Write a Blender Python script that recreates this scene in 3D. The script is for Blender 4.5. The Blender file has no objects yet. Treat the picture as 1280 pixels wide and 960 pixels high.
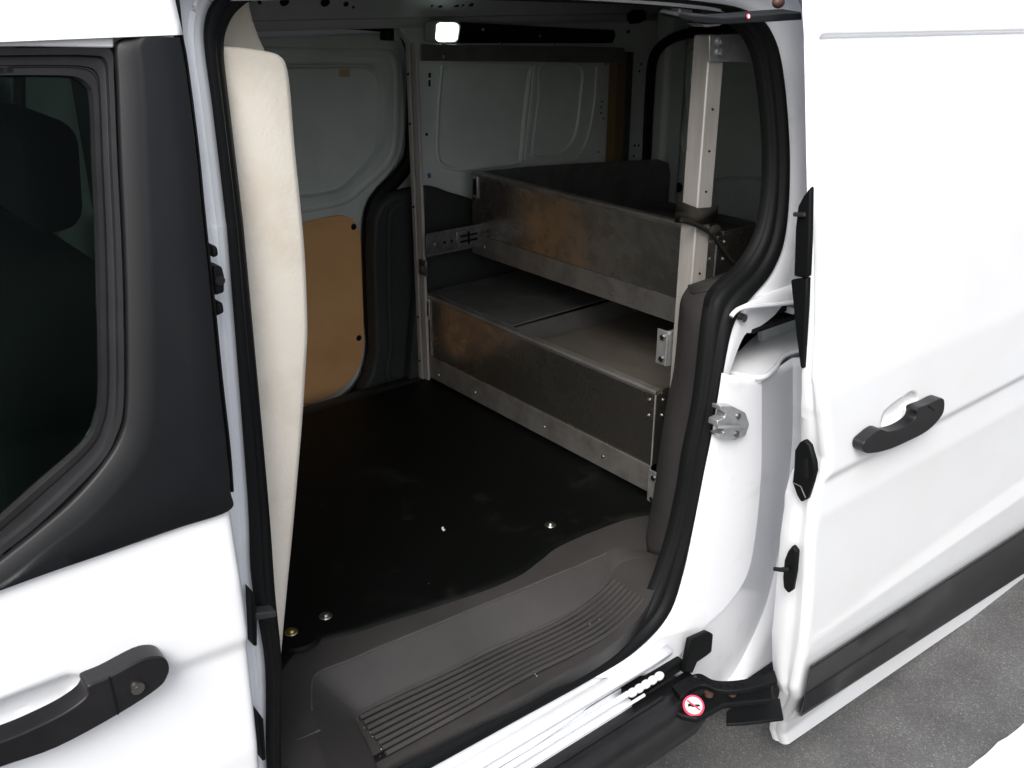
import bpy, bmesh, math, random
import numpy as np
from mathutils import Vector
random.seed(4)
S = bpy.context.scene
COL = S.collection
# ------------------------------------------------------------------ camera
F, PITCH, YAW, CAMH = 1210.0, math.radians(23.2), math.radians(39.1), 1.75
FW = Vector((math.sin(YAW)*math.cos(PITCH), math.cos(YAW)*math.cos(PITCH), -math.sin(PITCH)))
RT = Vector((math.cos(YAW), -math.sin(YAW), 0))
UP = RT.cross(FW)
CP = Vector((0, 0, CAMH))
cam = bpy.data.cameras.new('camera'); co = bpy.data.objects.new('camera', cam); COL.objects.link(co)
cam.sensor_width = 36; cam.lens = F/1280*36; cam.clip_start = 0.02; cam.clip_end = 900
co.location = CP; co.rotation_euler = FW.to_track_quat('-Z', 'Y').to_euler()
S.camera = co
# ------------------------------------------------------------------ light (bright overcast)
ELEV, AZ = math.radians(48), math.radians(230)          # AZ measured clockwise from +Y
w = bpy.data.worlds.new('World'); S.world = w; w.use_nodes = True
nt = w.node_tree; bg = nt.nodes['Background']
sky = nt.nodes.new('ShaderNodeTexSky'); sky.sky_type = 'NISHITA'; sky.sun_disc = False
sky.sun_elevation = ELEV; sky.sun_rotation = AZ; sky.dust_density = 4; sky.air_density = 1.0
hs = nt.nodes.new('ShaderNodeHueSaturation'); hs.inputs['Saturation'].default_value = 0.42
nt.links.new(sky.outputs[0], hs.inputs['Color']); nt.links.new(hs.outputs[0], bg.inputs[0])
bg.inputs[1].default_value = 0.13
sd = bpy.data.lights.new('sun', 'SUN'); so = bpy.data.objects.new('sun', sd); COL.objects.link(so)
sd.energy = 1.5; sd.angle = math.radians(35); sd.color = (1, .97, .92)
dirv = Vector((math.sin(AZ)*math.cos(ELEV), math.cos(AZ)*math.cos(ELEV), math.sin(ELEV)))
so.rotation_euler = dirv.to_track_quat('Z', 'Y').to_euler(); so.location = (0, -3, 6)
S.view_settings.view_transform = 'Standard'; S.view_settings.look = 'None'
S.view_settings.exposure = 0.80; S.view_settings.gamma = 1
S.cycles.max_bounces = 10; S.cycles.diffuse_bounces = 6; S.cycles.caustics_reflective = False

# ------------------------------------------------------------------ helpers
def ray(u, v): return FW*F + RT*(u-640) - UP*(v-480)
def ony(u, v, y): d = ray(u, v); return CP + d*(y/d.y)
def onx(u, v, x): d = ray(u, v); return CP + d*(x/d.x)
def onz(u, v, z): d = ray(u, v); return CP + d*((z-CAMH)/d.z)
def ons(u, v, fn):
    y = fn(1.0)
    for _ in range(40):
        y = .5*y + .5*fn(ony(u, v, y).z)
    return ony(u, v, y)
def cv(zs, ys): return lambda z: float(np.interp(z, zs, ys))
YSEAL = cv([.3, .5, 1.0, 1.3, 1.7], [1.07, 1.06, 1.07, 1.10, 1.17])
YFD = cv([.3, .5, .8, 1.05, 1.3, 1.7], [1.0, .985, .98, 1.0, 1.04, 1.13])
YSD = cv([.1, .17, .25, .32, .5, .8, 1.05, 1.3, 1.7, 1.9], [.965, .945, .91, .88, .86, .85, .87, .91, 1.0, 1.06])
def cat(pts, n, closed=False):
    """Catmull-Rom through pts, n samples, even in index."""
    P = [Vector(p) for p in pts]; m = len(P); out = []
    for k in range(n):
        t = k*m/n if closed else k*(m-1)/(n-1)
        i = min(int(t), m-1 if closed else m-2); f = t-i
        g = (lambda j: P[j % m]) if closed else (lambda j: P[max(0, min(m-1, j))])
        a, b, c, d = g(i-1), g(i), g(i+1), g(i+2)
        out.append(.5*((2*b)+(c-a)*f+(2*a-5*b+4*c-d)*f*f+(3*b-a-3*c+d)*f**3))
    return out
def sstep(t): t = max(0, min(1, t)); return t*t*(3-2*t)
def link(name, me, mat, parent=None):
    o = bpy.data.objects.new(name, me); COL.objects.link(o)
    if mat: me.materials.append(mat)
    if parent is not None: o.parent = parent; o.matrix_parent_inverse = wm(parent).inverted()
    return o
def wm(o):
    from mathutils import Matrix
    m = Matrix.Translation(o.location)
    return wm(o.parent) @ o.matrix_parent_inverse @ m if o.parent else m
def fin(name, V, Fs, mat, parent=None, ang=35, bev=0, seg=2, solid=0, off=-1, recalc=True):
    me = bpy.data.meshes.new(name); me.from_pydata([tuple(v) for v in V], [], Fs)
    bm = bmesh.new(); bm.from_mesh(me)
    if recalc: bmesh.ops.recalc_face_normals(bm, faces=bm.faces)
    bm.to_mesh(me); bm.free()
    me.shade_smooth()
    o = link(name, me, mat, parent)
    if solid:
        s = o.modifiers.new('solid', 'SOLIDIFY'); s.thickness = solid; s.offset = off
    if bev:
        b = o.modifiers.new('bevel', 'BEVEL'); b.width = bev; b.segments = seg; b.limit_method = 'ANGLE'; b.angle_limit = math.radians(38)
        b.harden_normals = False
    me.set_sharp_from_angle(angle=math.radians(ang if not bev else 60))
    return o
class MB:
    def __init__(s): s.V = []; s.F = []
    def add(s, V, Fs):
        k = len(s.V); s.V += [Vector(v) for v in V]; s.F += [[i+k for i in f] for f in Fs]; return s
    def loft(s, rows, closed=False, caps=False):
        n = len(rows[0]); V = [p for r in rows for p in r]; Fs = []
        for i in range(len(rows)-1):
            for j in range(n if closed else n-1):
                a = i*n+j; b = i*n+(j+1) % n
                Fs.append([a, b, b+n, a+n])
        if caps:
            Fs.append(list(range(n))); Fs.append(list(range((len(rows)-1)*n, len(rows)*n)))
        return s.add(V, Fs)
    def prism(s, pts, vec):
        n = len(pts); vec = Vector(vec)
        return s.loft([[Vector(p) for p in pts], [Vector(p)+vec for p in pts]], True, True)
    def box(s, a, b):
        x0, y0, z0 = a; x1, y1, z1 = b
        return s.prism([(x0, y0, z0), (x1, y0, z0), (x1, y1, z0), (x0, y1, z0)], (0, 0, z1-z0))
    def tube(s, path, r, n=8, closed=False, flat=1.0, axis=None):
        P = [Vector(p) for p in path]; rows = []; m = len(P)
        for i, p in enumerate(P):
            a = P[(i-1) % m] if closed else P[max(0, i-1)]; b = P[(i+1) % m] if closed else P[min(m-1, i+1)]
            t = (b-a).normalized(); ax = Vector(axis) if axis else (Vector((0, 0, 1)) if abs(t.z) < .9 else Vector((0, 1, 0)))
            e = t.cross(ax).normalized(); g = e.cross(t).normalized()
            rr = r[i] if isinstance(r, (list, tuple)) else r
            rows.append([p+e*rr*math.cos(q)+g*rr*flat*math.sin(q) for q in [2*math.pi*k/n for k in range(n)]])
        if closed: rows.append(rows[0]); return s.loft(rows, True)
        return s.loft(rows, True, True)
    def disc(s, c, nrm, r, h, n=16, r2=None):
        nrm = Vector(nrm).normalized(); c = Vector(c)
        e = nrm.orthogonal().normalized(); g = nrm.cross(e); r2 = r if r2 is None else r2
        A = [c+e*r*math.cos(2*math.pi*k/n)+g*r*math.sin(2*math.pi*k/n) for k in range(n)]
        B = [c+nrm*h+e*r2*math.cos(2*math.pi*k/n)+g*r2*math.sin(2*math.pi*k/n) for k in range(n)]
        return s.loft([A, B], True, True)
    def ball(s, c, r, n=10, sc=(1, 1, 1)):
        c = Vector(c); rows = []
        for i in range(n+1):
            a = math.pi*i/n+1e-3*(1 if i == 0 else -1 if i == n else 0)
            rows.append([c+Vector((r*sc[0]*math.sin(a)*math.cos(b), r*sc[1]*math.sin(a)*math.sin(b), r*sc[2]*math.cos(a))) for b in [2*math.pi*k/(n+2) for k in range(n+2)]])
        return s.loft(rows, True, True)
    def build(s, name, mat, parent=None, **k): return fin(name, s.V, s.F, mat, parent, **k)
def empty(name, loc, label, cat_):
    o = bpy.data.objects.new(name, None); COL.objects.link(o); o.location = loc; o.empty_display_size = .1
    o['label'] = label; o['category'] = cat_; return o
def tag(o, label=None, cat_=None, kind=None, group=None):
    for k, v in (('label', label), ('category', cat_), ('kind', kind), ('group', group)):
        if v: o[k] = v
    return o

# ------------------------------------------------------------------ materials
def mat(name, col, rough=.5, metal=0, coat=0, noise=0, nscale=20, bump=0, bscale=200, col2=None, rvar=0, stretch=None, detail=4, thr=(.35, .65), spec=.5, bdist=.001):
    m = bpy.data.materials.new(name); m.use_nodes = True; T = m.node_tree; N = T.nodes; L = T.links
    b = N['Principled BSDF']
    b.inputs['Base Color'].default_value = (*col, 1); b.inputs['Roughness'].default_value = rough
    b.inputs['Metallic'].default_value = metal; b.inputs['Coat Weight'].default_value = coat; b.inputs['Coat Roughness'].default_value = .06
    b.inputs['Specular IOR Level'].default_value = spec
    tc = N.new('ShaderNodeTexCoord'); mp = N.new('ShaderNodeMapping'); L.new(tc.outputs['Object'], mp.inputs[0])
    if stretch: mp.inputs['Scale'].default_value = stretch
    if col2 or rvar:
        n = N.new('ShaderNodeTexNoise'); n.inputs['Scale'].default_value = nscale; n.inputs['Detail'].default_value = detail; n.inputs['Roughness'].default_value = .62
        L.new(mp.outputs[0], n.inputs['Vector'])
        r = N.new('ShaderNodeMapRange'); r.inputs['From Min'].default_value = thr[0]; r.inputs['From Max'].default_value = thr[1]
        L.new(n.outputs['Fac'], r.inputs['Value'])
        if col2:
            mx = N.new('ShaderNodeMix'); mx.data_type = 'RGBA'
            mx.inputs[6].default_value = (*col, 1); mx.inputs[7].default_value = (*col2, 1)
            L.new(r.outputs[0], mx.inputs[0]); L.new(mx.outputs[2], b.inputs['Base Color'])
        if rvar:
            r2 = N.new('ShaderNodeMapRange'); r2.inputs['To Min'].default_value = rough-rvar; r2.inputs['To Max'].default_value = rough+rvar
            L.new(r.outputs[0], r2.inputs['Value']); L.new(r2.outputs[0], b.inputs['Roughness'])
    if bump:
        n2 = N.new('ShaderNodeTexNoise'); n2.inputs['Scale'].default_value = bscale; n2.inputs['Detail'].default_value = 3
        L.new(mp.outputs[0], n2.inputs['Vector'])
        bp = N.new('ShaderNodeBump'); bp.inputs['Strength'].default_value = bump; bp.inputs['Distance'].default_value = bdist
        L.new(n2.outputs['Fac'], bp.inputs['Height']); L.new(bp.outputs[0], b.inputs['Normal'])
    return m
M = {}
M['paint'] = mat('white_paint', (.79, .81, .84), .28, coat=.6, col2=(.76, .765, .78), nscale=3)
M['jamb'] = mat('jamb_paint', (.74, .755, .79), .32, coat=.3, col2=(.62, .62, .62), nscale=9, thr=(.55, .8))
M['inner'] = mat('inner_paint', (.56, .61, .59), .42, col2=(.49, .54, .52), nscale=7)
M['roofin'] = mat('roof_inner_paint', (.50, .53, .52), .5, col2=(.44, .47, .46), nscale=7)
M['rubber'] = mat('seal_rubber', (.0035, .004, .0045), .55, spec=.16, bump=.15, bscale=300)
M['plastic'] = mat('black_plastic', (.0036, .0042, .0056), .42, spec=.28, bump=.07, bscale=600, col2=(.0052, .0058, .007), nscale=8)
M['satin'] = mat('satin_black', (.0075, .007, .008), .38, spec=.35, bump=.1, bscale=500, col2=(.014, .013, .0145), nscale=12)
M['grey'] = mat('grey_plastic', (.030, .0282, .0275), .5, spec=.4, bump=.3, bscale=700, col2=(.041, .0385, .0375), nscale=5, detail=8)
M['greyhi'] = mat('highlight_grey_plastic', (.062, .059, .057), .5, bump=.2, bscale=700, col2=(.045, .043, .041), nscale=25)  # paler grey, paints the sky highlight on the step rims into the colour
M['dark'] = mat('dark_trim', (.020, .022, .0225), .6, spec=.35, bump=.2, bscale=500, col2=(.027, .029, .029), nscale=6)
M['black'] = mat('matt_black', (.004, .004, .0045), .85, spec=.2)
M['mat'] = mat('mat_rubber', (.0017, .0023, .0019), .6, spec=.13, bump=.35, bscale=420, col2=(.013, .0135, .0125), nscale=7, detail=9, thr=(.56, .84), rvar=.1)
M['alu'] = mat('aluminium_sheet', (.50, .465, .42), .25, metal=.95, col2=(.34, .31, .275), nscale=11, rvar=.10, detail=8, bump=.12, bscale=40)
M['alus'] = mat('aluminium_strip', (.37, .355, .335), .46, metal=.75, col2=(.17, .16, .15), nscale=14, rvar=.08, detail=8, thr=(.4, .75))
M['post'] = mat('aluminium_post', (.56, .535, .51), .5, metal=.4, col2=(.40, .38, .355), nscale=18, stretch=(1, 1, .15), detail=6)
M['zinc'] = mat('zinc_steel', (.62, .63, .63), .36, metal=.75, col2=(.45, .46, .47), nscale=30)
M['slide'] = mat('slide_steel', (.24, .25, .27), .36, metal=.9, col2=(.15, .155, .165), nscale=40)
M['lid'] = mat('grey_sheet', (.19, .19, .185), .45, metal=.5, col2=(.12, .12, .115), nscale=9, rvar=.08, detail=7)
M['wood'] = mat('drawer_board', (.12, .108, .09), .7, col2=(.07, .06, .046), nscale=10, detail=8, stretch=(1, .3, 1), thr=(.4, .7))
M['pine'] = mat('pine_batten', (.15, .098, .04), .7, col2=(.10, .065, .026), nscale=20, stretch=(1, 1, .1))
M['ply'] = mat('hardboard', (.74, .42, .185), .5, col2=(.60, .325, .14), nscale=6, detail=9, thr=(.3, .75), bump=.1, bscale=500)
M['cream'] = mat('cream_fleece', (.80, .745, .655), .9, col2=(.60, .51, .39), nscale=6, detail=9, thr=(.48, .85), bump=.38, bscale=190, bdist=.0016)
M['seat'] = mat('seat_fabric', (.012, .012, .013), .9, bump=.3, bscale=400)
M['seatg'] = mat('seat_grey_fabric', (.07, .085, .08), .9, bump=.3, bscale=400)
M['strap'] = mat('strap_webbing', (.014, .0125, .010), .75, spec=.2, bump=.5, bscale=260)
M['rust'] = mat('rusty_bolt', (.11, .06, .048), .6, metal=.4)
M['steel'] = mat('bolt_steel', (.28, .27, .25), .35, metal=1)
M['brass'] = mat('brassy_bolt', (.40, .30, .14), .35, metal=1)
M['red'] = mat('sticker_red', (.72, .035, .09), .4)
M['stw'] = mat('sticker_white', (.8, .8, .8), .4)
M['blue'] = mat('pen_mark', (.05, .12, .3), .6)
M['tape'] = mat('tape', (.42, .31, .16), .6)
M['line'] = mat('road_paint', (.72, .72, .70), .7, col2=(.5, .5, .49), nscale=30, thr=(.55, .75), bump=.4, bscale=200)
M['lockr'] = mat('clip_nylon', (.82, .82, .82), .4)
def lampmat():
    m = bpy.data.materials.new('lamp_lens'); m.use_nodes = True; b = m.node_tree.nodes['Principled BSDF']
    b.inputs['Base Color'].default_value = (.9, .95, .9, 1); b.inputs['Emission Color'].default_value = (.86, 1, .92, 1); b.inputs['Emission Strength'].default_value = 4
    return m
M['lamp'] = lampmat()
def glassmat():
    m = bpy.data.materials.new('tinted_glass'); m.use_nodes = True; T = m.node_tree; N = T.nodes; L = T.links
    N.remove(N['Principled BSDF']); out = N['Material Output']
    t = N.new('ShaderNodeBsdfTransparent'); t.inputs[0].default_value = (.42, .52, .48, 1)
    g = N.new('ShaderNodeBsdfGlossy'); g.inputs['Roughness'].default_value = .02; g.inputs[0].default_value = (1, 1, 1, 1)
    fr = N.new('ShaderNodeFresnel'); fr.inputs[0].default_value = 1.12; mx = N.new('ShaderNodeMixShader')
    L.new(fr.outputs[0], mx.inputs[0]); L.new(t.outputs[0], mx.inputs[1]); L.new(g.outputs[0], mx.inputs[2]); L.new(mx.outputs[0], out.inputs[0])
    return m
M['glass'] = glassmat()
def asphaltmat():
    m = bpy.data.materials.new('asphalt'); m.use_nodes = True; T = m.node_tree; N = T.nodes; L = T.links; b = N['Principled BSDF']
    tc = N.new('ShaderNodeTexCoord')
    vo = N.new('ShaderNodeTexVoronoi'); vo.inputs['Scale'].default_value = 300; L.new(tc.outputs['Object'], vo.inputs['Vector'])
    n = N.new('ShaderNodeTexNoise'); n.inputs['Scale'].default_value = 6; n.inputs['Detail'].default_value = 6; L.new(tc.outputs['Object'], n.inputs['Vector'])
    sep = N.new('ShaderNodeSeparateColor'); L.new(vo.outputs['Color'], sep.inputs[0])
    rp = N.new('ShaderNodeValToRGB'); L.new(sep.outputs[0], rp.inputs[0])
    e = rp.color_ramp.elements; e[0].position = 0; e[0].color = (.084, .084, .086, 1); e[1].position = 1; e[1].color = (.21, .208, .205, 1)
    a = e.new(.55); a.color = (.112, .112, .113, 1); a = e.new(.9); a.color = (.135, .134, .134, 1)
    mx = N.new('ShaderNodeMix'); mx.data_type = 'RGBA'; mx.blend_type = 'MULTIPLY'; mx.inputs[0].default_value = .7
    r = N.new('ShaderNodeMapRange'); r.inputs['From Min'].default_value = .3; r.inputs['From Max'].default_value = .7; r.inputs['To Min'].default_value = .6; r.inputs['To Max'].default_value = 1.15
    L.new(n.outputs['Fac'], r.inputs['Value']); L.new(rp.outputs[0], mx.inputs[6]); L.new(r.outputs[0], mx.inputs[7]); L.new(mx.outputs[2], b.inputs['Base Color'])
    b.inputs['Roughness'].default_value = .85
    bp = N.new('ShaderNodeBump'); bp.inputs['Strength'].default_value = .45; bp.inputs['Distance'].default_value = .004
    L.new(vo.outputs['Distance'], bp.inputs['Height']); bp.invert = True; L.new(bp.outputs[0], b.inputs['Normal'])
    return m
M['asphalt'] = asphaltmat()

# ------------------------------------------------------------------ ground
tag(MB().add([(-300, -300, 0), (300, -300, 0), (300, 300, 0), (-300, 300, 0)], [[0, 1, 2, 3]]).build('asphalt_ground', M['asphalt']), kind='structure')
a, b = onz(1208, 960, .004), onz(1280, 903, .004)
dl = (b-a).normalized(); dn = Vector((dl.y, -dl.x, 0))
q = onz(1250, 925, .004)
rng = random.Random(3)
def ragged(p0, p1, n=40, amp=.0028): return [p0.lerp(p1, i/n)+dn*rng.uniform(-amp, amp) for i in range(n+1)]
mb = MB()
sgap = (onz(1232, 935, .004)-a).dot(dl)
for s0, s1 in ((-1.6, 2.2),):
    e0 = ragged(a+dl*s0, a+dl*s1, 120); e1 = [p+dn*.11 for p in ragged(a+dl*s0, a+dl*s1, 120)]
    mb.loft([e0, e1])
tag(mb.build('road_line', M['line']), kind='structure')

# ------------------------------------------------------------------ van
van = empty('panel_van', (1.2, 1.775, 0), 'white panel van parked on asphalt with its side sliding door open', 'van')

# ---- door opening: outer and inner edge of the seal
OP = [(335, 960), (333, 833), (316, 726), (311, 620), (288, 320), (283, 267), (267, 133), (258, 67), (257, 33), (266, 5), (290, -12), (420, -18), (700, -12), (880, 2), (940, 16), (966, 45), (979, 100), (986, 200), (981, 290), (964, 340), (932, 380), (914, 412), (900, 480), (884, 570), (873, 620), (858, 690), (838, 762), (795, 812), (736, 850), (640, 903), (540, 958), (480, 990)]
IP = [(354, 960), (354, 833), (346, 744), (337, 620), (310, 320), (304, 260), (290, 140), (282, 67), (287, 33), (303, 10), (330, 0), (430, -4), (700, 3), (850, 10), (905, 22), (940, 50), (955, 100), (963, 200), (956, 280), (934, 327), (897, 364), (887, 397), (875, 500), (861, 570), (853, 620), (836, 690), (807, 762), (762, 803), (700, 832), (600, 884), (500, 940), (440, 972)]
YI = lambda z: YSEAL(z)+.02
O_ = [ons(u, v, YSEAL) for u, v in OP]+[Vector((.47, 1.06, .535)), Vector((.415, 1.06, .59))]
I_ = [ons(u, v, YI) for u, v in IP]+[Vector((.50, 1.08, .565)), Vector((.45, 1.08, .62))]
NS = 204
O = cat(O_, NS, True); I = cat(I_, NS, True)
prof = [(0, .016), (0, 0), (.05, -.005), (.18, -.008), (.34, -.008), (.46, -.005), (.50, -.001), (.54, -.001), (.66, -.002), (.82, -.001), (.84, .002), (.90, .003), (1, .005), (1, .02)]
rows = [[o.lerp(i, t)+Vector((0, dy, 0)) for o, i in zip(O, I)] for t, dy in prof]
MB().loft(rows, True).build('door_seal', M['rubber'], van, ang=50)

# ---- painted jamb round the opening
def wrow(p):
    x, z = p.x, p.z
    if x < .56: return (.010, .035, .10, -.012, -.03)
    if z < .60 and x < 1.16: return (.03, .048, .060, -.012, -.022)
    if x > 1.15 and z < .985: return (.004, .008, .014, .004, .010)
    if x > 1.2 and z < 1.13: return (.004, .008, .012, .0, .0)
    if x > 1.4: return (.010, .045, .085, -.006, -.004)
    return (.012, .035, .07, -.008, -.012)
W = np.array([wrow(p) for p in O])
K = 9; Wp = np.vstack([W[-K:], W, W[:K]]); W = np.array([Wp[i:i+2*K+1].mean(0) for i in range(NS)])
nrm = []
for k in range(NS):
    t = (O[(k+1) % NS]-O[k-1]); t.y = 0; t.normalize(); n = Vector((t.z, 0, -t.x))
    if n.dot(O[k]-I[k]) < 0: n = -n
    nrm.append(n)
r0 = [O[k]-nrm[k]*.012+Vector((0, .010, 0)) for k in range(NS)]
r1 = [O[k]+nrm[k]*W[k, 0]+Vector((0, W[k, 3]*.35, 0)) for k in range(NS)]
r2 = [O[k]+nrm[k]*W[k, 1]+Vector((0, W[k, 3], 0)) for k in range(NS)]
r3 = [O[k]+nrm[k]*W[k, 2]+Vector((0, W[k, 4], 0)) for k in range(NS)]
r15 = [O[k]+nrm[k]*(W[k, 0]*.5)+Vector((0, .002, 0)) for k in range(NS)]
r4 = [p+Vector((0, .05, 0)) for p in r3]
MB().loft([r0, r15, r1, r2, r3, r4], True).build('door_jamb', M['jamb'], van, ang=40, solid=.002)

# ---- sill below the opening: ledge, lower track and rail
xs = [.42+.02*k for k in range(41)]
def sill(prof, x0=.42, x1=1.235): return [[Vector((x0+(x1-x0)*k/20, y, z)) for k in range(21)] for y, z in prof]
MB().loft(sill([(1.056, .480), (1.036, .474), (1.033, .470), (1.034, .465), (1.052, .437), (1.056, .434)], .42, 1.262)).build('sill_panel', M['jamb'], van, ang=25, solid=.0015)
MB().loft(sill([(1.054, .433), (1.052, .424), (1.026, .422), (1.022, .412), (1.024, .30)], .42, 1.135)).build('track_channel', M['jamb'], van, ang=30, solid=.0015)
MB().box((1.137, 1.034, .404), (1.30, 1.060, .432)).build('track_end', M['rubber'], van, bev=.003)
ra = Vector((.45, 1.028, .440)); rb = Vector((1.13, 1.028, .440))
MB().tube([ra.lerp(rb, k/6) for k in range(7)], .006, 10).build('slide_rail', M['jamb'], van)
MB().tube([Vector((.45, 1.021, .4195)), Vector((1.17, 1.021, .4195))], .0035, 8).build('track_lip', M['jamb'], van)
for k in range(5):
    c = Vector((1.14+.019*k, 1.026, .4385))
    MB().ball(c, .010, 8, (1.25, .9, .9)).build('rail_clip', M['lockr'], van)
MB().tube([O[k]+nrm[k]*.021+Vector((0, -.006, 0)) for k in range(NS) if O[k].x < .50 and O[k].z > .72], .0055, 8, flat=.7).build('jamb_bead', M['jamb'], van)
# black rocker moulding
rk = [(1.024, .4105), (.985, .408), (.972, .404), (.963, .392), (.960, .372), (.965, .32), (.985, .27), (1.03, .25), (1.06, .26)]
MB().loft(sill(rk, -.9, 1.30)).build('rocker_cover', M['satin'], van, ang=50, solid=.003)
MB().tube([Vector((-.9, 1.0, .411)), Vector((1.2, 1.0, .411))], .003, 6).build('rocker_ridge', M['satin'], van)

# ---- rear side body: quarter panel with the track slot
E0p = [(901, 466), (889, 540), (878, 595), (863, 671), (852, 720), (836, 765), (812, 796), (778, 822), (735, 846)]
E1p = [(951, 474), (951, 540), (950, 595), (943, 671), (932, 720), (907, 757), (887, 776), (857, 808), (830, 842)]
E2p = [(990, 447), (990, 540), (985, 600), (976, 671), (966, 720), (955, 760), (938, 800), (916, 842), (896, 862)]
NQ = 40
e1 = cat([ony(u, v, 1.052) for u, v in E1p], NQ)
e2 = cat([ony(u, v, 1.074) for u, v in E2p], NQ)
e0 = cat([ony(u+1, v, 1.062) for u, v in E0p], NQ)
e0b = [p.lerp(q_, .12)+Vector((0, -.006, 0)) for p, q_ in zip(e0, e1)]
e1b = [p+Vector((.006, .004, -.002)) for p in e1]
e2b = [p+Vector((.02, -.014, 0)) for p in e2]
e2c = [p+Vector((.05, -.02, 0)) for p in e2]
e3 = [p+Vector((1.1, .01, 0)) for p in e2c]
MB().loft([e0, e0b, e1, e1b, e2, e2b, e2c, e3]).build('quarter_panel', M['jamb'], van, ang=30, solid=.002)
# wheel-arch closing below
arch = [p.copy() for p in e2c[-14:]]
# upper part above the slot
ZL = 1.115
lip = [(913, 394), (917, 389), (925, 384), (945, 381), (970, 379), (995, 376)]
lp = cat([ony(u, v, 1.062) for u, v in lip], 24)
up0 = []
for k in range(24):
    up0.append(lp[k])
rowsU = [lp]
for z, dx in ((1.17, .02), (1.22, .05), (1.30, .09), (1.45, .12), (1.60, .10), (1.72, .06)):
    x0 = 1.54+dx-.04
    rowsU.append([Vector((x0+(1.9-x0)*(k/23)**1.5, YSEAL(z)+.004, z)) for k in range(24)])
MB().loft(rowsU).build('upper_quarter_panel', M['jamb'], van, ang=30, solid=.002)
MB().tube([p+Vector((0, -.002, -.002)) for p in lp], .0045, 8).build('slot_lip', M['jamb'], van)
# ledge below the slot
zl = ony(950, 474, 1.045).z
led = [(903, 458), (906, 464), (914, 468), (950, 474), (968, 463), (980, 447), (1003, 439)]
lf = cat([onz(u, v, zl) for u, v in led], 26)
lb = [Vector((p.x*1.2/1.045+.012, 1.20, zl+.012)) for p in lf]
lm = [p.lerp(q, .12)+Vector((0, 0, .003)) for p, q in zip(lf, lb)]
lmm = [p.lerp(q, .6)+Vector((0, 0, .004)) for p, q in zip(lf, lb)]
lfd = [p+Vector((0, .004, -.010)) for p in lf]
lfd2 = [p+Vector((0, .012, -.012)) for p in lf]
MB().loft([lfd2, lfd, lf, lm, lmm, lb]).build('track_ledge', M['jamb'], van, ang=25, solid=.002)
MB().tube([p+Vector((0, .002, .002)) for p in lf], .0055, 8).build('ledge_bead', M['jamb'], van)
MB().box((1.60, 1.20, zl-.02), (1.95, 1.215, 1.16)).build('slot_back_wall', M['rubber'], van)
MB().box((1.60, 1.075, 1.112), (1.95, 1.2, 1.125)).build('slot_roof', M['jamb'], van)
p0, p1 = ony(928, 392, 1.10), ony(1000, 398, 1.10)
MB().box((p0.x, 1.09, p0.z-.022), (1.9, 1.16, p0.z+.008)).build('track_channel', M['black'], van, bev=.004)
MB().box((p0.x+.01, 1.078, p0.z-.040), (1.9, 1.12, p0.z-.030)).build('track_channel', M['black'], van, bev=.003)
MB().disc(ony(925, 396, 1.08), (0, -1, 0), .008, .012).build('channel_end', M['steel'], van)

# striker plate on the rear jamb
SPx = [(901, 508), (916, 508), (932, 516), (937, 530), (932, 545), (919, 550), (901, 548), (898, 543), (906, 541), (905, 536), (896, 533), (897, 526), (906, 522), (908, 516), (901, 513)]
st = MB().prism([ony(u, v, 1.036) for u, v in SPx], (0, .022, 0)).build('striker_plate', M['zinc'], van, bev=.0015)
MB().tube([ony(896, 534, 1.028), ony(912, 534, 1.022), ony(930, 535, 1.026)], .0035).build('striker_bar', M['zinc'], st)
for u, v in ((922, 520), (920, 542)):
    MB().disc(ony(u, v, 1.037), (0, -1, 0), .006, .004).build('bolt', M['steel'], st)

# ---- grey pillar trim and step trim
PTi = [(899, 362), (889, 397), (882, 440), (877, 500), (869, 540), (863, 570), (855, 620), (839, 700)]
PTl = [(864, 367), (855, 383), (852, 407), (846, 470), (838, 510), (831, 549), (821, 622), (809, 690)]
ri = cat([ons(u, v, lambda z: YI(z)+.006) for u, v in PTi], 40)
rl = cat([ony(u, v, 1.20) for u, v in PTl], 40)
rl2 = [Vector((p.x+.03, 1.235, p.z)) for p in rl]; rl3 = [Vector((p.x+.35, 1.26, p.z)) for p in rl]
rm = [a_.lerp(b_, .93)+Vector((-.002, -.004, .0)) for a_, b_ in zip(ri, rl)]
tp = MB().loft([ri, rm, rl, rl2, rl3])
topi = [ri[0], rm[0], rl[0], rl2[0], rl3[0]]
tp.add(topi+[ri[0]+Vector((.35, .02, .02))], [[0, 1, 2, 3, 4, 5]])
tp.build('pillar_trim', M['grey'], van, ang=30, solid=.003)

ZF, ZT = .60, .552
edge_px = [(330, 955), (340, 900), (352, 838), (362, 822), (378, 806), (405, 797), (440, 789), (480, 776), (540, 757), (600, 737), (645, 718), (672, 699), (695, 682), (740, 662), (790, 645), (822, 641)]
rim_px = [(408, 968), (402, 940), (392, 905), (389, 880), (390, 852), (400, 839), (440, 823), (480, 806), (540, 782), (600, 757), (650, 737), (690, 720), (720, 708), (750, 695), (776, 685), (812, 690)]
low_px = [(476, 972), (468, 950), (460, 930), (448, 906), (447, 897), (454, 890), (475, 879), (510, 862), (560, 839), (610, 814), (650, 797), (690, 779), (722, 762), (750, 738), (776, 700), (815, 702)]
inn_px = [(473, 977), (474, 976), (475, 974), (476, 970), (480, 962), (490, 954), (514, 941), (547, 924), (595, 899), (646, 873), (696, 845), (736, 823), (771, 800), (797, 774), (815, 748), (830, 718)]
def zrim(k): return ZF
N5 = 90
E0 = cat([onz(u, v, ZF+.002) for u, v in edge_px], N5)
E1 = cat([onz(u, v, ZF) for u, v in rim_px], N5)
zlow = [ZT]*11+[ZT+.004, ZT+.010, ZT+.022, ZF-.006, ZF-.002]
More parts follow.
